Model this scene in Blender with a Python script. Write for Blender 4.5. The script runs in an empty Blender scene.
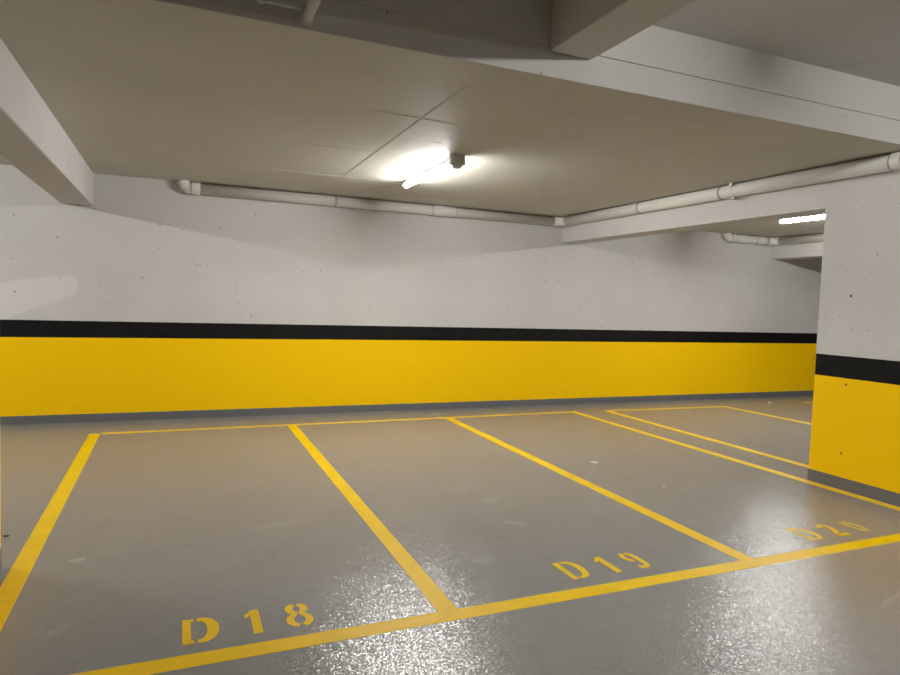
import bpy, bmesh, math, random
from mathutils import Vector, Matrix
random.seed(7)
C = bpy.context.scene.collection
PI = math.pi

# ------------------------------------------------------------------ dimensions (metres)
WALL_Y = 8.864          # painted back wall
CEIL = 2.985            # ceiling over the parking bays
LANE_CEIL = 3.43        # higher ceiling over the driving lane
STEP_Y = 3.488          # where the bay ceiling ends
BEAM_Z = 2.60           # underside of the cross beams
X0, X1, Y0 = -8.0, 19.0, -7.0
TUBE_POWER = 74.0

# ------------------------------------------------------------------ materials
class NT:
    def __init__(self, name):
        self.m = bpy.data.materials.new(name); self.m.use_nodes = True
        self.t = self.m.node_tree; self.t.nodes.clear()
        self.out = self.t.nodes.new('ShaderNodeOutputMaterial')
        self.b = self.t.nodes.new('ShaderNodeBsdfPrincipled')
        self.t.links.new(self.b.outputs[0], self.out.inputs[0])
        self.geo = self.t.nodes.new('ShaderNodeNewGeometry')
        self.sep = self.t.nodes.new('ShaderNodeSeparateXYZ')
        self.t.links.new(self.geo.outputs['Position'], self.sep.inputs[0])
        self.pos = self.geo.outputs['Position']
        self.x, self.y, self.z = self.sep.outputs
    def put(self, sock, v):
        if isinstance(v, bpy.types.NodeSocket): self.t.links.new(v, sock)
        else:
            if isinstance(v, tuple) and len(v) == 3 and sock.type == 'RGBA': v = v + (1,)
            sock.default_value = v
    def math(self, op, a, b=0.0, c=0.0, clamp=False):
        n = self.t.nodes.new('ShaderNodeMath'); n.operation = op; n.use_clamp = clamp
        for s, v in zip(n.inputs, (a, b, c)): self.put(s, v)
        return n.outputs[0]
    def mix(self, f, a, b):
        n = self.t.nodes.new('ShaderNodeMix'); n.data_type = 'RGBA'
        self.put(n.inputs[0], f); self.put(n.inputs[6], a); self.put(n.inputs[7], b)
        return n.outputs[2]
    def noise(self, scale, detail=3.0, rough=0.55, vec=None):
        n = self.t.nodes.new('ShaderNodeTexNoise')
        self.put(n.inputs['Vector'], vec or self.pos)
        n.inputs['Scale'].default_value = scale; n.inputs['Detail'].default_value = detail
        n.inputs['Roughness'].default_value = rough
        return n.outputs['Fac']
    def ramp(self, v, a, b, lo=0.0, hi=1.0):
        n = self.t.nodes.new('ShaderNodeMapRange'); n.interpolation_type = 'SMOOTHSTEP'
        self.put(n.inputs[0], v)
        for i, k in enumerate((a, b, lo, hi)): n.inputs[i + 1].default_value = k
        return n.outputs[0]
    def vec(self, x, y, z=0.0):
        n = self.t.nodes.new('ShaderNodeCombineXYZ')
        for s, v in zip(n.inputs, (x, y, z)): self.put(s, v)
        return n.outputs[0]
    def pits(self, scale, radius, keep):
        """little round air holes in the painted concrete of a vertical face"""
        n = self.t.nodes.new('ShaderNodeTexVoronoi'); n.voronoi_dimensions = '2D'
        v = self.vec(self.math('ADD', self.x, self.y), self.z)
        self.put(n.inputs['Vector'], v); n.inputs['Scale'].default_value = scale
        s = self.t.nodes.new('ShaderNodeSeparateColor'); self.put(s.inputs[0], n.outputs['Color'])
        r = self.math('MULTIPLY', s.outputs[1], radius * scale)
        near = self.math('LESS_THAN', n.outputs['Distance'], r)
        return self.math('MULTIPLY', near, self.math('LESS_THAN', s.outputs[0], keep))
    def bump(self, h, strength, dist, normal=None):
        n = self.t.nodes.new('ShaderNodeBump'); self.put(n.inputs['Height'], h)
        n.inputs['Strength'].default_value = strength; n.inputs['Distance'].default_value = dist
        if normal is not None: self.put(n.inputs['Normal'], normal)
        self.t.links.new(n.outputs[0], self.b.inputs['Normal'])
    def set(self, **k):
        for a, v in k.items(): self.put(self.b.inputs[a.replace('_', ' ')], v)

WHITE = (0.525, 0.509, 0.487)
YELLOW = (1.0, 0.545, 0.0)
BLACK = (0.0035, 0.0037, 0.0037)
GREY = (0.085, 0.089, 0.094)

def painted_concrete(name, bands, white=WHITE, pits=True, patch=False, pit_scale=1.0, keep=.3):
    n = NT(name)
    blotch = n.noise(1.3, 4)
    w = n.mix(n.ramp(blotch, .35, .7), white, tuple(c * .93 for c in white))
    w = n.mix(n.math('MULTIPLY', n.noise(38, 2), .10), w, tuple(c * .8 for c in white))
    if patch:   # a slightly lighter area with wavering edges, towards the left
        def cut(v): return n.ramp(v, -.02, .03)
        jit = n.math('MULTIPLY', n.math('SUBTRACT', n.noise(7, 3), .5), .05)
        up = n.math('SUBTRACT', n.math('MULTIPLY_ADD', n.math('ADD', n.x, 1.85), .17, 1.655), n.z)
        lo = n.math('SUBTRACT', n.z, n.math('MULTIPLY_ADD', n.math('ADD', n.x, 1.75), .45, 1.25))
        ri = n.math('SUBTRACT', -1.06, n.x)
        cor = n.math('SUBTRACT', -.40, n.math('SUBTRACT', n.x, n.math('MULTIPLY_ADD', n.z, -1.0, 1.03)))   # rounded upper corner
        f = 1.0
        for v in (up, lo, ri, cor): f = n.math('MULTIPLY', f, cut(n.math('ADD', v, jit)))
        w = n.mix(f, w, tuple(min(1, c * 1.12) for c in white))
    col = w
    if bands:
        wob = n.math('MULTIPLY', n.math('SUBTRACT', n.noise(9, 2), .5), .004)
        zz = n.math('ADD', n.z, wob)
        y = n.mix(n.math('MULTIPLY', n.noise(2.0, 4), .22), YELLOW, (0.90, 0.48, 0.0))
        k = n.mix(n.math('MULTIPLY', n.noise(6, 3), .5), BLACK, (0.006, 0.006, 0.006))
        col = n.mix(n.math('LESS_THAN', zz, 1.225), w, k)
        col = n.mix(n.math('LESS_THAN', zz, 1.022), col, y)
    if pits:
        cl = n.ramp(n.noise(1.1, 2), .48, .62)
        p = n.math('MAXIMUM', n.pits(5.0 * pit_scale, .011 / pit_scale, keep),
                   n.math('MULTIPLY', n.pits(13 * pit_scale, .008 / pit_scale, .4), cl))
        if bands: p = n.math('MULTIPLY', p, n.ramp(n.z, 1.0, 1.24, .35, 1.0))
        col = n.mix(n.math('MULTIPLY', p, .6), col, (0.03, 0.026, 0.02))
    n.set(Base_Color=col, Roughness=.62)
    n.b.inputs['Specular IOR Level'].default_value = .06
    n.bump(n.math('ADD', n.noise(60, 3), n.math('MULTIPLY', n.noise(6, 3), 2.0)), .25, .003)
    return n.m

def plain(name, col, rough=.5, var=.12, scale=8, metal=0.0, bump=0.0):
    n = NT(name)
    c = n.mix(n.math('MULTIPLY', n.noise(scale, 4), 1.0), tuple(min(1, k * (1 + var)) for k in col), tuple(k * (1 - var) for k in col))
    n.set(Base_Color=c, Roughness=rough, Metallic=metal)
    if bump: n.bump(n.noise(90, 3), bump, .002)
    return n.m

def floor_material():
    n = NT('epoxy_floor')
    base = n.mix(n.ramp(n.noise(.55, 4), .3, .7), (0.186, 0.189, 0.183), (0.166, 0.169, 0.165))
    base = n.mix(n.math('MULTIPLY', n.ramp(n.noise(5, 5, .65), .52, .75), .35), base, (0.115, 0.112, 0.106))
    st = n.noise(1.0, 4, .6, n.vec(n.math('MULTIPLY', n.x, 5.0), n.math('MULTIPLY', n.y, .8)))
    base = n.mix(n.math('MULTIPLY', n.ramp(st, .58, .78), .22), base, (0.20, 0.197, 0.19))
    # dried drips, scuffs and worn spots: x, y, half length, half width, turn, strength
    spots = [(2.375, 4.64, .10, .07, .5, .5), (2.305, 4.088, .11, .05, -.7, .55), (1.788, 3.544, .10, .05, .3, .5),
             (-.521, 4.304, .05, .035, .4, .8), (-.453, 5.197, .05, .02, .3, .5), (-.492, 3.427, .09, .03, .9, .4),
             (5.382, 5.38, .20, .012, .35, .9), (2.482, 5.857, .06, .02, .2, -.5), (-.269, 6.575, .11, .02, 0, -.6),
             (3.596, 3.706, .12, .02, .2, .6), (3.737, 2.305, .18, .02, .3, .4), (2.252, 4.967, .18, .08, .4, .3),
             (.69, 3.02, .085, .012, -.65, .8), (.658, 4.562, .20, .05, .2, .25), (4.30, 4.45, .14, .02, .3, .5),
             (4.05, 3.95, .12, .018, .4, .45), (1.55, 3.30, .16, .012, .25, -.5), (.55, 5.6, .25, .05, .3, .25),
             (3.05, 4.15, .07, .03, .6, .3), (5.25, 3.0, .2, .025, .3, .4),
             (3.2, 6.6, .3, .05, .2, .2), (4.6, 6.4, .25, .05, .3, .2), (5.0, 7.6, .3, .05, .1, .25)]
    rag = n.math('MULTIPLY', n.math('SUBTRACT', n.noise(30, 5, .75), .5), 4.0)
    for (sx, sy, a, b, r, s) in spots:
        dx = n.math('SUBTRACT', n.x, sx); dy = n.math('SUBTRACT', n.y, sy)
        u = n.math('DIVIDE', n.math('ADD', n.math('MULTIPLY', dx, math.cos(r)), n.math('MULTIPLY', dy, math.sin(r))), a)
        v = n.math('DIVIDE', n.math('SUBTRACT', n.math('MULTIPLY', dy, math.cos(r)), n.math('MULTIPLY', dx, math.sin(r))), b)
        e = n.math('ADD', n.math('ADD', n.math('MULTIPLY', u, u), n.math('MULTIPLY', v, v)), rag)
        f = n.math('MULTIPLY', n.ramp(e, 1.0, .35), abs(s) * .55)
        base = n.mix(f, base, (0.34, 0.33, 0.31) if s > 0 else (0.05, 0.047, 0.044))
    # coarse rolled texture: every few millimetres the film faces a slightly different way
    vor = n.t.nodes.new('ShaderNodeTexVoronoi'); n.put(vor.inputs['Vector'], n.pos); vor.inputs['Scale'].default_value = 175
    sc_ = n.t.nodes.new('ShaderNodeSeparateColor'); n.put(sc_.inputs[0], vor.outputs['Color'])
    K = .24
    tilt = n.vec(n.math('MULTIPLY_ADD', sc_.outputs[0], K, -K / 2), n.math('MULTIPLY_ADD', sc_.outputs[1], K, -K / 2), 1.0)
    nz = n.t.nodes.new('ShaderNodeVectorMath'); nz.operation = 'NORMALIZE'; n.put(nz.inputs[0], tilt)
    grain = n.noise(150, 1, .5)
    n.set(Base_Color=base, Roughness=n.math('ADD', n.math('MULTIPLY', n.noise(3, 4), .08), .155))
    n.b.inputs['Specular IOR Level'].default_value = .9
    n.bump(n.math('ADD', grain, n.math('MULTIPLY', n.noise(3.5, 2), 4.0)), .5, .0013, nz.outputs[0])
    return n.m

def road_paint():
    n = NT('yellow_line_paint')
    c = n.mix(n.ramp(n.noise(3.5, 5), .35, .7), (0.92, 0.55, 0.0), (0.82, 0.48, 0.0))
    c = n.mix(n.math('MULTIPLY', n.ramp(n.noise(14, 5, .7), .60, .78), .30), c, (0.40, 0.30, 0.10))
    n.set(Base_Color=c, Roughness=.42)
    n.b.inputs['Specular IOR Level'].default_value = .14
    n.bump(n.noise(240, 2, .6), .4, .0015)
    return n.m

def faded_paint():
    n = NT('faded_yellow_paint')
    c = n.mix(n.ramp(n.noise(12, 4), .35, .7), (0.66, 0.42, 0.03), (0.55, 0.40, 0.09))
    n.set(Base_Color=c, Roughness=.42)
    n.b.inputs['Specular IOR Level'].default_value = .14
    n.bump(n.noise(240, 2, .6), .4, .0015)
    return n.m

def glow():
    n = NT('lit_tube')
    n.set(Base_Color=(.9, .9, .9), Roughness=.4, Emission_Color=(1.0, 0.975, 0.93), Emission_Strength=TUBE_POWER)
    return n.m

M = dict(
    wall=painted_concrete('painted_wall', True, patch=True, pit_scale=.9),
    pillar=painted_concrete('painted_pillar', True, white=(0.51, 0.50, 0.48), pit_scale=1.5),
    beam=painted_concrete('painted_beam', False, white=(0.52, 0.505, 0.485), pit_scale=1.1),
    ceiling=painted_concrete('painted_ceiling', False, white=(0.475, 0.452, 0.388), pits=False),
    step=painted_concrete('painted_slab_edge', False, white=(0.50, 0.49, 0.465), pit_scale=1.2),
    base=plain('grey_skirting_paint', GREY, .38, .15, 5, bump=.2),
    floor=floor_material(), paint=road_paint(), faded=faded_paint(), glow=glow(),
    pvc=plain('white_pipe_paint', (0.60, 0.58, 0.53), .42, .06, 10),
    seam=plain('pipe_joint_rim', (0.22, 0.21, 0.18), .6, .2, 20),
    conduit=plain('grey_conduit', (0.42, 0.41, 0.37), .45, .08, 12),
    housing=plain('lamp_housing', (0.60, 0.60, 0.60), .45, .04, 10),
    rail=plain('lamp_rail', (0.035, 0.032, 0.042), .6, .05, 10),
    box=plain('lamp_end_box', (0.45, 0.46, 0.42), .5, .05, 10),
    dome=plain('sensor_plastic', (0.62, 0.64, 0.60), .35, .04, 10),
    hole=plain('dark_hole', (0.012, 0.011, 0.010), .9, .2, 20),
    steel=plain('galvanised_steel', (0.35, 0.34, 0.31), .5, .15, 30, .6),
    paper=plain('scrap_paper', (0.80, 0.77, 0.66), .7, .1, 60),
    dirt=plain('dark_debris', (0.06, 0.055, 0.045), .9, .3, 60),
)

# ------------------------------------------------------------------ mesh helpers
def obj(name, bm, mat, parent=None, loc=None, smooth=False):
    me = bpy.data.meshes.new(name)
    bmesh.ops.recalc_face_normals(bm, faces=bm.faces)
    bm.to_mesh(me); bm.free()
    if smooth:
        for p in me.polygons: p.use_smooth = True
    me.materials.append(M[mat])
    o = bpy.data.objects.new(name, me); C.objects.link(o)
    if parent is not None: o.parent = parent
    if loc is not None: o.location = loc
    return o

def tag(o, label, cat, group=None):
    o['label'] = label; o['category'] = cat
    if group: o['group'] = group
    return o

def thing(name, label, cat, loc=(0, 0, 0), group=None):
    o = bpy.data.objects.new(name, None); C.objects.link(o); o.location = loc
    o.empty_display_size = .1
    return tag(o, label, cat, group)

def struct(name, bm, mat):
    o = obj(name, bm, mat); o['kind'] = 'structure'; return o

def box(bm, a, b, bevel=0.0):
    vs = [bm.verts.new((x, y, z)) for x in (a[0], b[0]) for y in (a[1], b[1]) for z in (a[2], b[2])]
    fs = [bm.faces.new([vs[i] for i in f]) for f in ((0, 1, 3, 2), (4, 6, 7, 5), (0, 4, 5, 1), (2, 3, 7, 6), (0, 2, 6, 4), (1, 5, 7, 3))]
    if bevel:
        es = {e for f in fs for e in f.edges}
        bmesh.ops.bevel(bm, geom=list(es), offset=bevel, segments=2, affect='EDGES', profile=.5)
    return bm

def boxes(*ab, bevel=0.0):
    bm = bmesh.new()
    for a, b in ab: box(bm, a, b, bevel)
    return bm

def extruded(poly, z0, z1, bm=None):
    """flat outline in XY given a thickness"""
    bm = bm or bmesh.new()
    lo = [bm.verts.new((p[0], p[1], z0)) for p in poly]; hi = [bm.verts.new((p[0], p[1], z1)) for p in poly]
    bm.faces.new(lo[::-1]); bm.faces.new(hi)
    k = len(poly)
    for i in range(k): bm.faces.new((lo[i], lo[(i + 1) % k], hi[(i + 1) % k], hi[i]))
    return bm

def ribbon(bm, pts, w, z0, z1):
    """a painted stroke of width w (or a width per point) along a 2D path"""
    k = len(pts); ws = w if isinstance(w, (list, tuple)) else [w] * k
    L, Rr = [], []
    for i, p in enumerate(pts):
        a = Vector(pts[max(0, i - 1)]); b = Vector(pts[min(k - 1, i + 1)])
        d = (b - a).normalized(); nrm = Vector((-d.y, d.x)); p = Vector(p)
        L.append(p + nrm * ws[i] / 2); Rr.append(p - nrm * ws[i] / 2)
    rows = [[bm.verts.new((q.x, q.y, z)) for q, z in ((l, z0), (l, z1), (r, z1), (r, z0))] for l, r in zip(L, Rr)]
    for a, b in zip(rows, rows[1:]):
        for j in range(4): bm.faces.new((a[j], a[(j + 1) % 4], b[(j + 1) % 4], b[j]))
    bm.faces.new(rows[0]); bm.faces.new(rows[-1][::-1])
    return bm

def arc(cx, cy, rx, ry, a0, a1, n=12):
    return [(cx + rx * math.cos(math.radians(a0 + (a1 - a0) * i / n)), cy + ry * math.sin(math.radians(a0 + (a1 - a0) * i / n))) for i in range(n + 1)]

def tube(bm, path, r, seg=28, caps=True):
    """round pipe swept along a 3D path; r may vary per point"""
    path = [Vector(p) for p in path]; k = len(path)
    rs = r if isinstance(r, (list, tuple)) else [r] * k
    t = [(path[min(i + 1, k - 1)] - path[max(i - 1, 0)]).normalized() for i in range(k)]
    ref = Vector((0, 0, 1)) if abs(t[0].z) < .9 else Vector((1, 0, 0))
    u = (ref - t[0] * ref.dot(t[0])).normalized(); rings = []
    for i in range(k):
        u = (u - t[i] * u.dot(t[i])).normalized(); v = t[i].cross(u)
        rings.append([bm.verts.new(path[i] + (u * math.cos(2 * PI * j / seg) + v * math.sin(2 * PI * j / seg)) * rs[i]) for j in range(seg)])
    for a, b in zip(rings, rings[1:]):
        for j in range(seg):
            f = bm.faces.new((a[j], a[(j + 1) % seg], b[(j + 1) % seg], b[j])); f.smooth = True
    if caps: bm.faces.new(rings[0][::-1]); bm.faces.new(rings[-1])
    return bm

def bend(p, d0, d1, r, n=8):
    """quarter bend ending the run d0 at corner p and starting the run d1"""
    p, d0, d1 = Vector(p), Vector(d0), Vector(d1)
    c = p - d0 * r + d1 * r
    return [c + (d0 * math.sin(a) - d1 * math.cos(a)) * r for a in [PI / 2 * i / n for i in range(n + 1)]]

# ------------------------------------------------------------------ the setting
struct('floor', boxes(((X0 - .3, Y0 - .3, -.25), (X1 + .3, WALL_Y + .3, 0))), 'floor')
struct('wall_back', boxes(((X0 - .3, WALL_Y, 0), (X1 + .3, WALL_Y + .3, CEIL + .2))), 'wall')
struct('wall_left', boxes(((X0 - .3, Y0, 0), (X0, WALL_Y, LANE_CEIL))), 'wall')
struct('wall_right', boxes(((X1, Y0, 0), (X1 + .3, WALL_Y, LANE_CEIL))), 'wall')
struct('wall_front', boxes(((X0 - .3, Y0 - .3, 0), (X1 + .3, Y0, LANE_CEIL))), 'wall')
struct('baseboard_back', boxes(((X0, WALL_Y - .006, 0), (X1, WALL_Y, .10))), 'base')
# ceiling over the bays, with the fins left by the shuttering boards
bm = boxes(((X0, STEP_Y, CEIL), (X1, WALL_Y, 3.17)))
def fin(x0, y0, x1, y1, w=.006, h=.0015):
    a, b = Vector((x0, y0)), Vector((x1, y1)); d = (b - a).normalized(); nn = Vector((-d.y, d.x)) * w / 2
    extruded([a + nn, a - nn, b - nn, b + nn], CEIL - h, CEIL + .01, bm)
fin(1.707, 3.80, 1.75, 7.29); fin(1.30, 4.71, 2.04, 4.755, .005); fin(.95, 7.38, 2.30, 7.40, .005)
fin(1.05, 6.0, 1.72, 6.0, .006, .002)
for (x, y, l, a) in ((4.05, 6.9, .40, .9), (3.3, 7.2, .5, .9), (4.72, 5.75, .18, .6), (4.0, 6.3, .05, .2), (2.05, 5.35, .10, .3)):
    fin(x, y, x + l * math.cos(a), y + l * math.sin(a),   .006, .002)
struct('ceiling', bm, 'ceiling')
struct('ceiling.001', boxes(((X0, Y0, LANE_CEIL), (X1, STEP_Y + .3, LANE_CEIL + .25))), 'step')
struct('trim_1', boxes(((X0, STEP_Y - .012, 3.17), (X1, STEP_Y + .25, LANE_CEIL))), 'step')       # downstand above the slab edge
struct('trim_2', boxes(((X0, STEP_Y - .004, CEIL + .001), (X1, STEP_Y, 3.166))), 'step')           # painted slab edge

# cross beams under the bay ceiling
def beam(x0, x1, label, bev=.012):
    o = obj('ceiling_beam', boxes(((x0, STEP_Y, BEAM_Z), (x1, WALL_Y, CEIL)), bevel=bev), 'beam')
    return tag(o, label, 'beam', 'white concrete beams under the ceiling')
beam(-1.25, -.904, 'white concrete ceiling beam meeting the back wall left of the drain pipe')
beam(5.648, 6.0, 'white concrete ceiling beam above the yellow pillar, carrying the long drain pipe', 0)
beam(10.23, 10.58, 'short visible white concrete beam beyond the pillar, behind the second lamp')
o = obj('ceiling_beam', boxes(((2.07, Y0, 3.13), (2.37, STEP_Y - .012, LANE_CEIL)), bevel=.008), 'step')
tag(o, 'grey overhead beam at the top edge, running towards the viewer from the ceiling step', 'beam')

# pillars under the first two beams
def pillar(x0, x1, face, label):
    t = thing('concrete_pillar', label, 'pillar', ((x0 + x1) / 2, 3.8, 0), 'yellow banded pillars')
    w = (x1 - x0) / 2
    obj('shaft', boxes(((-w, -.55, 0), (w, .525, BEAM_Z))), 'pillar', t)
    b = boxes(((-w - .005, -.555, 0), (w + .005, .53, .11)))
    o = obj('skirting', b, 'base', t); o['label'] = 'dark grey painted foot of the pillar'
    for (y, z, r) in ((4.015, 1.774, .012), (4.006, .965, .010), (4.010, .33, .010), (3.80, 2.14, .006), (4.06, 2.0, .005)):
        h = bmesh.new(); sx = face * w
        tube(h, [(sx - face * .004, y - 3.8, z), (sx + face * .0015, y - 3.8, z)], r, 14)
        obj('tie_hole', h, 'hole', t)
    return t
pillar(5.648, 6.0, -1, 'white concrete pillar with black and yellow bands at the right edge')
pillar(-1.25, -.904, 1, 'pillar whose yellow edge just shows at the left border of the picture')

# ------------------------------------------------------------------ lamps
def make_lamp(label, x, y0, z, length=1.52, group=None):
    t = thing('tube_light', label, 'lamp', (x, y0, z), group)
    o = obj('batten', boxes(((-.022, .08, -.034), (.022, length, 0)), bevel=.004), 'rail', t); o['label'] = 'dark slim rail holding the tube'
    bm = bmesh.new(); n = 24
    ys = [.085, .09] + [.09 + (length - .11) * i / 6 for i in range(1, 7)] + [length - .012]
    rs = [.024] + [.030] * (len(ys) - 2) + [.024]
    tube(bm, [(0, y, -.060) for y in ys], rs, n)
    obj('tube', bm, 'glow', t)
    bm = bmesh.new(); tube(bm, [(0, length - .012, -.060), (0, length + .006, -.060)], .026, 20)
    obj('end_cap', bm, 'housing', t)
    bm = bmesh.new()   # grey end box with cut corners
    poly = [(-.075, -.03), (-.048, -.052), (.048, -.052), (.075, -.03), (.075, .03), (.048, .052), (-.048, .052), (-.075, .03)]
    extruded([(a, b + .035) for a, b in poly], -.092, 0, bm)
    o = obj('end_box', bm, 'box', t); o['label'] = 'grey box at the near end of the lamp'
    bm = bmesh.new(); tube(bm, [(0, .035, -.090), (0, .035, -.105), (0, .035, -.120), (0, .035, -.128)], [.050, .050, .040, .018], 20)
    obj('sensor', bm, 'dome', t)
    return t
def dup(root, loc, label, group=None):
    r = root.copy(); C.objects.link(r); r.location = loc; r['label'] = label
    if group: r['group'] = group
    for ch in list(root.children):
        c = ch.copy(); C.objects.link(c); c.parent = r
        for g in ch.children:
            d = g.copy(); C.objects.link(d); d.parent = c
    return r
G = 'tube lights on the ceiling'
lamp = make_lamp('lit white tube light on the ceiling above the middle bays', 2.44, 5.68, CEIL, group=G)
dup(lamp, (8.10, 5.38, CEIL), 'lit white tube light partly hidden behind the yellow banded pillar', G)
dup(lamp, (-3.35, 5.68, CEIL), 'lit white tube light on the ceiling left of the left beam, out of frame', G)
dup(lamp, (3.80, .2, LANE_CEIL), 'lit tube light on the lane ceiling right of the overhead beam, out of frame', G)
dup(lamp, (10.5, .0, LANE_CEIL), 'lit white tube light on the higher lane ceiling far to the right, out of frame', G)

# ------------------------------------------------------------------ drain pipes
PR, PZ, PY = .070, 2.905, WALL_Y - .074
def ring(parent, a, b, r, name='coupling', mat='pvc', seams=True):
    a, b = Vector(a), Vector(b); d = (b - a).normalized()
    bm = bmesh.new(); tube(bm, [a, a + d * .004, b - d * .004, b], [r - .002, r, r, r - .002], 32)
    o = obj(name, bm, mat, parent)
    if seams:
        for p in (a, b):
            s = bmesh.new(); tube(s, [p - d * .004, p + d * .004], r + .0012, 32); obj('rim', s, 'seam', o)
    return o

def drain_pipe(label, x0, xf, y_end, couplings_x, couplings_y, rise):
    """starts with an elbow out of the ceiling, runs along the back wall, turns and runs along a beam face"""
    xc = xf - .074
    t = thing('drain_pipe', label, 'pipe', (0, 0, 0), 'white drain pipes under the ceiling')
    bm = bmesh.new()
    corner = bend((xc, PY, PZ), (1, 0, 0), (0, -1, 0), .16)
    tube(bm, [(x0 + .20, PY, PZ), corner[0]], PR, 32); obj('wall_run', bm, 'pvc', t)
    bm = bmesh.new(); tube(bm, corner, PR + .001, 32); e = obj('elbow', bm, 'pvc', t)
    for p, q in ((corner[0], corner[1]), (corner[-1], corner[-2])):
        d = (q - p).normalized(); s = bmesh.new(); tube(s, [p - d * .003, p + d * .003], PR + .003, 32); obj('rim', s, 'seam', e)
    bm = bmesh.new()
    run = [corner[-1], (xc, y_end + .12, PZ)]
    tube(bm, run, PR, 32); obj('beam_run', bm, 'pvc', t)
    if rise:
        up = bend((xc, y_end, PZ), (0, -1, 0), (0, 0, 1), .12)
        bm = bmesh.new(); tube(bm, up + [(xc, y_end, LANE_CEIL - .001)], PR, 32); obj('riser', bm, 'pvc', t)
    # starting elbow turning up into the ceiling
    st = bend((x0 + .075, PY, PZ), (-1, 0, 0), (0, 0, 1), .085)
    bm = bmesh.new(); tube(bm, [(x0 + .20, PY, PZ)] + st[:-1] + [(x0 + .075, PY, CEIL - .001)], PR + .001, 32); obj('elbow', bm, 'pvc', t)
    ring(t, (x0 + .17, PY, PZ), (x0 + .28, PY, PZ), PR + .006)
    for (a, b) in couplings_x: ring(t, (a, PY, PZ), (b, PY, PZ), PR + .005)
    for (a, b) in couplings_y: ring(t, (xc, a, PZ), (xc, b, PZ), PR + .005)
    return t, xc
t, xc = drain_pipe('long white drain pipe along the back wall and round onto the beam above the pillar', .0, 5.648, 3.0,
                   [(1.975, 1.985), (3.39, 3.75)], [(6.895, 6.905), (5.525, 5.535), (3.57, 3.665)], True)
# strap clamp with its hanging tab
bm = bmesh.new(); tube(bm, [(xc, 5.335, PZ), (xc, 5.35, PZ)], PR + .004, 32)
k = obj('clamp', bm, 'pvc', t)
obj('tab', boxes(((xc - .045, 5.315, PZ - PR - .028), (xc + .03, 5.37, PZ - PR - .006)), bevel=.003), 'steel', k)
obj('tab', boxes(((xc - .085, 5.32, PZ + .035), (xc - .062, 5.365, PZ + .078)), bevel=.003), 'steel', k)
drain_pipe('short white drain pipe seen beyond the pillar, under the second lamp', 8.93, 10.23, 3.9, [(9.70, 9.95)], [], False)

# small conduit at the top edge of the picture
t = thing('conduit', 'thin grey conduit with a side branch on the ceiling step at the top edge', 'pipe', (.612, STEP_Y, 3.045))
bm = bmesh.new(); tube(bm, [(0, -2.2, 0), (0, -.03, 0), (0, 0, 0)], [.028, .028, .028], 20); obj('main_run', bm, 'conduit', t)
bm = bmesh.new(); tube(bm, [(0, -.016, 0), (0, -.001, 0)], .036, 24); obj('flange', bm, 'dome', t)
bm = bmesh.new(); tube(bm, [(-.02, -.07, .02), (-.20, -.07, .02), (-.235, -.07, .02)], .015, 16); obj('branch', bm, 'conduit', t)
bm = bmesh.new(); tube(bm, [(-.232, -.07, .004), (-.232, -.07, .12)], .017, 16); obj('end_fitting', bm, 'conduit', t)

# ------------------------------------------------------------------ painted lines
LZ = .0012
def line(pts, label, mat='paint', z=LZ, group='yellow parking bay lines on the floor'):
    """quadrilateral of paint on the floor from its four floor corners"""
    cx = sum(p[0] for p in pts) / 4; cy = sum(p[1] for p in pts) / 4
    bm = bmesh.new()
    # split along its length so the edges can waver very slightly
    a, b, c, d = [Vector(p) - Vector((cx, cy)) for p in pts]
    L = [a.lerp(b, i / 24) for i in range(25)]; R = [d.lerp(c, i / 24) for i in range(25)]
    jig = lambda v: v + Vector((random.uniform(-.001, .001), random.uniform(-.001, .001)))
    L = [jig(v) for v in L]; R = [jig(v) for v in R]
    rows = [[bm.verts.new((q.x, q.y, zz)) for q, zz in ((l, -z), (l, 0), (r, 0), (r, -z))] for l, r in zip(L, R)]
    for p, q in zip(rows, rows[1:]):
        for j in range(4): bm.faces.new((p[j], p[(j + 1) % 4], q[(j + 1) % 4], q[j]))
    bm.faces.new(rows[0]); bm.faces.new(rows[-1][::-1])
    o = obj('parking_line', bm, mat, loc=(cx, cy, z))
    return tag(o, label, 'line', group)
def yline(xn, yn, xf, yf, w, label, z=LZ, mat='paint'):
    return line([(xn - w / 2, yn), (xf - w / 2, yf), (xf + w / 2, yf), (xn + w / 2, yn)], label, mat, z)
def xline(x0, y0, x1, y1, w, label, z=LZ, mat='paint'):
    return line([(x0, y0 - w / 2), (x1, y1 - w / 2), (x1, y1 + w / 2), (x0, y0 + w / 2)], label, mat, z)
W = .108
xline(-.90, 2.945, 5.50, 2.965, W, 'long front line below the bay numbers, crossing the whole foreground')
xline(-.74, 8.10, 5.62, 8.215, .075, 'back line closing the three numbered bays near the yellow wall')
yline(-.785, 2.95, -.81, 8.10, W, 'bay side line left of D 18, nearest the left edge', .0017)
yline(1.318, 2.95, 1.346, 8.10, W, 'bay side line between D 18 and D19', .0017)
yline(3.418, 2.95, 3.475, 8.19, W, 'bay side line between D19 and D20', .0017)
yline(5.575, 2.95, 5.558, 8.22, W * .95, 'bay side line passing just in front of the pillar foot', .0017, 'paint')
yline(6.115, 2.95, 6.155, 8.19, W * .95, 'bay side line running behind the pillar foot', .0017)
xline(6.12, 8.19, 8.54, 8.12, .075, 'back line of the bay beyond the pillar')
yline(8.60, 2.95, 8.50, 8.11, W * .9, 'far side line of the bay beyond the pillar, furthest right', .0017)
xline(10.40, 8.155, 12.6, 8.2, .075, 'short piece of back line just visible beside the pillar edge')

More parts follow.
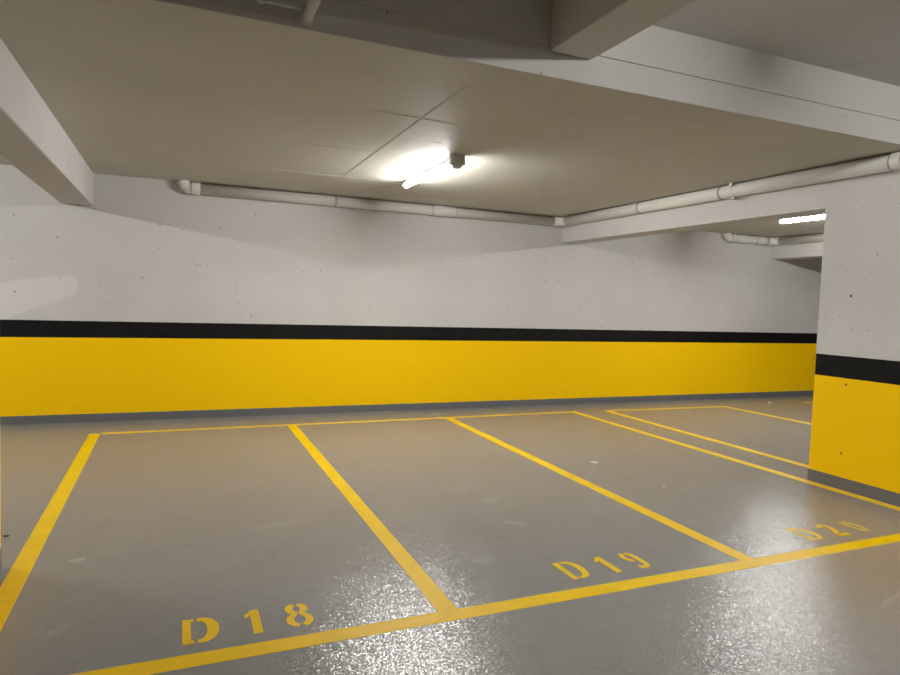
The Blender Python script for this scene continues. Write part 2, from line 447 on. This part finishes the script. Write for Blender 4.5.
# ------------------------------------------------------------------ stencilled bay numbers
def char(parent, kind, ox, w, h, t, mat='paint', shear=0.0):
    bm = bmesh.new(); A, B = -.0010, .0
    rb = lambda pts, ww: ribbon(bm, [(ox + p[0] + shear * p[1], p[1]) for p in pts], ww, A, B)
    if kind == 'D':
        rb([(t * .38, 0), (t * .38, h)], t * (.76 if w > .155 else .9))
        if w > .14:
            rb([(t * .765, .014), (t * 1.02, .014)], .028); rb([(t * .765, h - .014), (t * 1.02, h - .014)], .028)
        else:
            rb([(t * .765, t * .32), (t * 1.3, t * .32)], t * .64); rb([(t * .765, h - t * .32), (t * 1.15, h - t * .32)], t * .64)
        g = t * 1.32 if w > .14 else t * 1.65
        k = t * .62
        pts = [(g, h - k / 2)] + arc(w - t / 2 - .055, h / 2, .055, h / 2 - k / 2, 88, -88, 18) + [(g, k / 2)]
        n = len(pts)
        rb(pts, [k + (t * 1.06 - k) * math.sin(PI * i / (n - 1)) for i in range(n)])
        name = 'letter'
    elif kind == '1':
        rb([(w - t / 2, 0), (w - t / 2, h)], t)
        p = [(0, h * .80), (w - t * .6, h), (w - t * .4, h * .82), (w - t, h * .80), (w * .12, h * .68)]
        extruded([(ox + q[0] + shear * q[1], q[1]) for q in p], A, B - .0001, bm); name = 'digit'
    elif kind == '8':
        r1 = h * .24; r2 = h * .285; c1 = h - r1; c2 = r2; m = w / 2; g = .011
        for s in (-1, 1):
            top = arc(m, c1 - .002, w * .43 - t / 2, r1 - t * .36, 78, -62, 12)
            bot = arc(m, c2, w * .5 - t / 2, r2 - t * .36, 62, -80, 12)
            pts = [(m + s * max(x - m, g), y) for x, y in top + bot]
            n = len(pts)
            rb(pts, [t * (.78 + .24 * abs(math.sin(PI * i / (n - 1) * 2))) for i in range(n)])
        name = 'digit'
    elif kind == '9':
        cy = h * .70; rx = w / 2 - t / 2; ry = h * .30 - t / 2
        rb(arc(w / 2, cy, rx, ry, 105, 268, 14), t)                                   # left half of the loop
        rb(arc(w / 2, cy, rx, ry, 80, 0, 8) + [(w - t / 2, h * .38)] + arc(w / 2, h * .27, rx, h * .27 - t / 2, 0, -148, 12), t)
        name = 'digit'
    elif kind == '2':
        rb(arc(w / 2, h * .72, w / 2 - t / 2, h * .28 - t / 2, 165, -25, 14) + [(w * .62, h * .42), (w * .22, h * .16), (w * .14, t * .5)], t)
        rb([(0.0, t * .5), (w, t * .5)], t); name = 'digit'
    elif kind == '0':
        for s in (-1, 1):
            pts = arc(w / 2, h / 2, w / 2 - t / 2, h / 2 - t / 2, 80, -80, 20)
            rb([(w / 2 + s * (x - w / 2), y) for x, y in pts], t)
        name = 'digit'
    return obj(name, bm, mat, parent)
GN = 'stencilled bay numbers on the floor'
t = thing('bay_number', 'wide yellow stencilled D 18 on the floor at lower left', 'number', (0, 3.091, .0014), GN)
char(t, 'D', .045, .163, .241, .050); char(t, '1', .328, .074, .243, .043); char(t, '8', .521, .130, .246, .037)
t = thing('bay_number', 'yellow stencilled D19 on the floor in the middle bay', 'number', (0, 3.117, .0014), GN)
char(t, 'D', 2.166, .150, .243, .042); char(t, '1', 2.440, .076, .240, .044); char(t, '9', 2.643, .112, .250, .035)
t = thing('bay_number', 'thin pale yellow stencilled D20 on the floor in front of the pillar', 'number', (0, 3.122, .0014), GN)
char(t, 'D', 4.178, .148, .238, .042); char(t, '2', 4.450, .118, .234, .038); char(t, '0', 4.708, .114, .236, .040, 'faded')

# ------------------------------------------------------------------ litter on the floor
def scrap(name, label, cat, loc, size, mat, rot=0.0, seed=1, flat=.35):
    r = random.Random(seed); bm = bmesh.new()
    n = 9; top = []
    rim = [bm.verts.new((size * (1 + r.uniform(-.3, .3)) * math.cos(2 * PI * i / n), size * .55 * (1 + r.uniform(-.3, .3)) * math.sin(2 * PI * i / n), r.uniform(0, size * flat))) for i in range(n)]
    mid = [bm.verts.new((.5 * v.co.x + r.uniform(-.1, .1) * size, .5 * v.co.y, r.uniform(.2, 1) * size * flat)) for v in rim]
    low = [bm.verts.new((v.co.x * .9, v.co.y * .9, 0)) for v in rim]
    for i in range(n):
        j = (i + 1) % n
        bm.faces.new((rim[i], rim[j], mid[j], mid[i])); bm.faces.new((low[i], low[j], rim[j], rim[i]))
    bm.faces.new(mid); bm.faces.new(low[::-1])
    o = obj(name, bm, mat, loc=loc); o.rotation_euler.z = rot
    return tag(o, label, cat)
scrap('paper_scrap', 'small crumpled white scrap of paper lying in the D20 bay', 'paper', (3.975, 5.45, 0), .042, 'paper', -.5, 3, .45)
scrap('paper_scrap', 'tiny white speck of litter near the back wall beyond the pillar lines', 'litter', (9.74, 8.30, 0), .028, 'paper', .2, 5)
scrap('paper_scrap', 'tiny pale crumb on the floor below the scrap of paper', 'litter', (4.09, 4.554, 0), .012, 'paper', .2, 8)
scrap('pebble', 'small dark lump on the floor at the left border beside the pillar', 'litter', (-.985, 4.86, 0), .017, 'dirt', .3, 9, .6)

# ------------------------------------------------------------------ camera, fill and view
f, yaw, pitch, roll = 648.345, 0.402077, -0.0550486, 0.0334744
fw = Vector((math.sin(yaw) * math.cos(pitch), math.cos(yaw) * math.cos(pitch), math.sin(pitch)))
r0 = Vector((math.cos(yaw), -math.sin(yaw), 0)); u0 = r0.cross(fw)
rt = r0 * math.cos(roll) + u0 * math.sin(roll); up = -r0 * math.sin(roll) + u0 * math.cos(roll)
cam = bpy.data.cameras.new('camera'); cam.sensor_fit = 'HORIZONTAL'; cam.sensor_width = 36; cam.lens = f / 900 * 36
co = bpy.data.objects.new('camera', cam); C.objects.link(co)
co.matrix_world = Matrix(((rt.x, up.x, -fw.x, 0), (rt.y, up.y, -fw.y, 0), (rt.z, up.z, -fw.z, 1.6), (0, 0, 0, 1)))
cam.clip_start = .05
sc = bpy.context.scene
sc.camera = co
w = bpy.data.worlds.new('world'); w.use_nodes = True
w.node_tree.nodes['Background'].inputs[0].default_value = (.02, .02, .02, 1)
sc.world = w
sc.view_settings.view_transform = 'Standard'
sc.view_settings.exposure = 1.68
sc.view_settings.gamma = 1.25
sc.cycles.max_bounces = 10; sc.cycles.diffuse_bounces = 6; sc.cycles.glossy_bounces = 4
sc.cycles.use_denoising = True
sc.cycles.sample_clamp_indirect = 6.0

# camera-like tone curve: a soft shoulder so the lamps do not clip hard
vs = sc.view_settings; vs.use_curve_mapping = True
cm = vs.curve_mapping; TOP = 12.0
cm.white_level = (TOP, TOP, TOP); cm.use_clip = True
cv = cm.curves[3]
pts = [(0, 0), (.4, .4), (.75, .755), (1.0, .86), (1.6, .91), (3.0, .95), (6.0, .98), (TOP, 1.0)]
cv.points[0].location = (0, 0); cv.points[1].location = (1, 1)
for x, y in pts[1:-1]: cv.points.new(x / TOP, y)
for p in cv.points: p.handle_type = 'VECTOR'
cm.update()
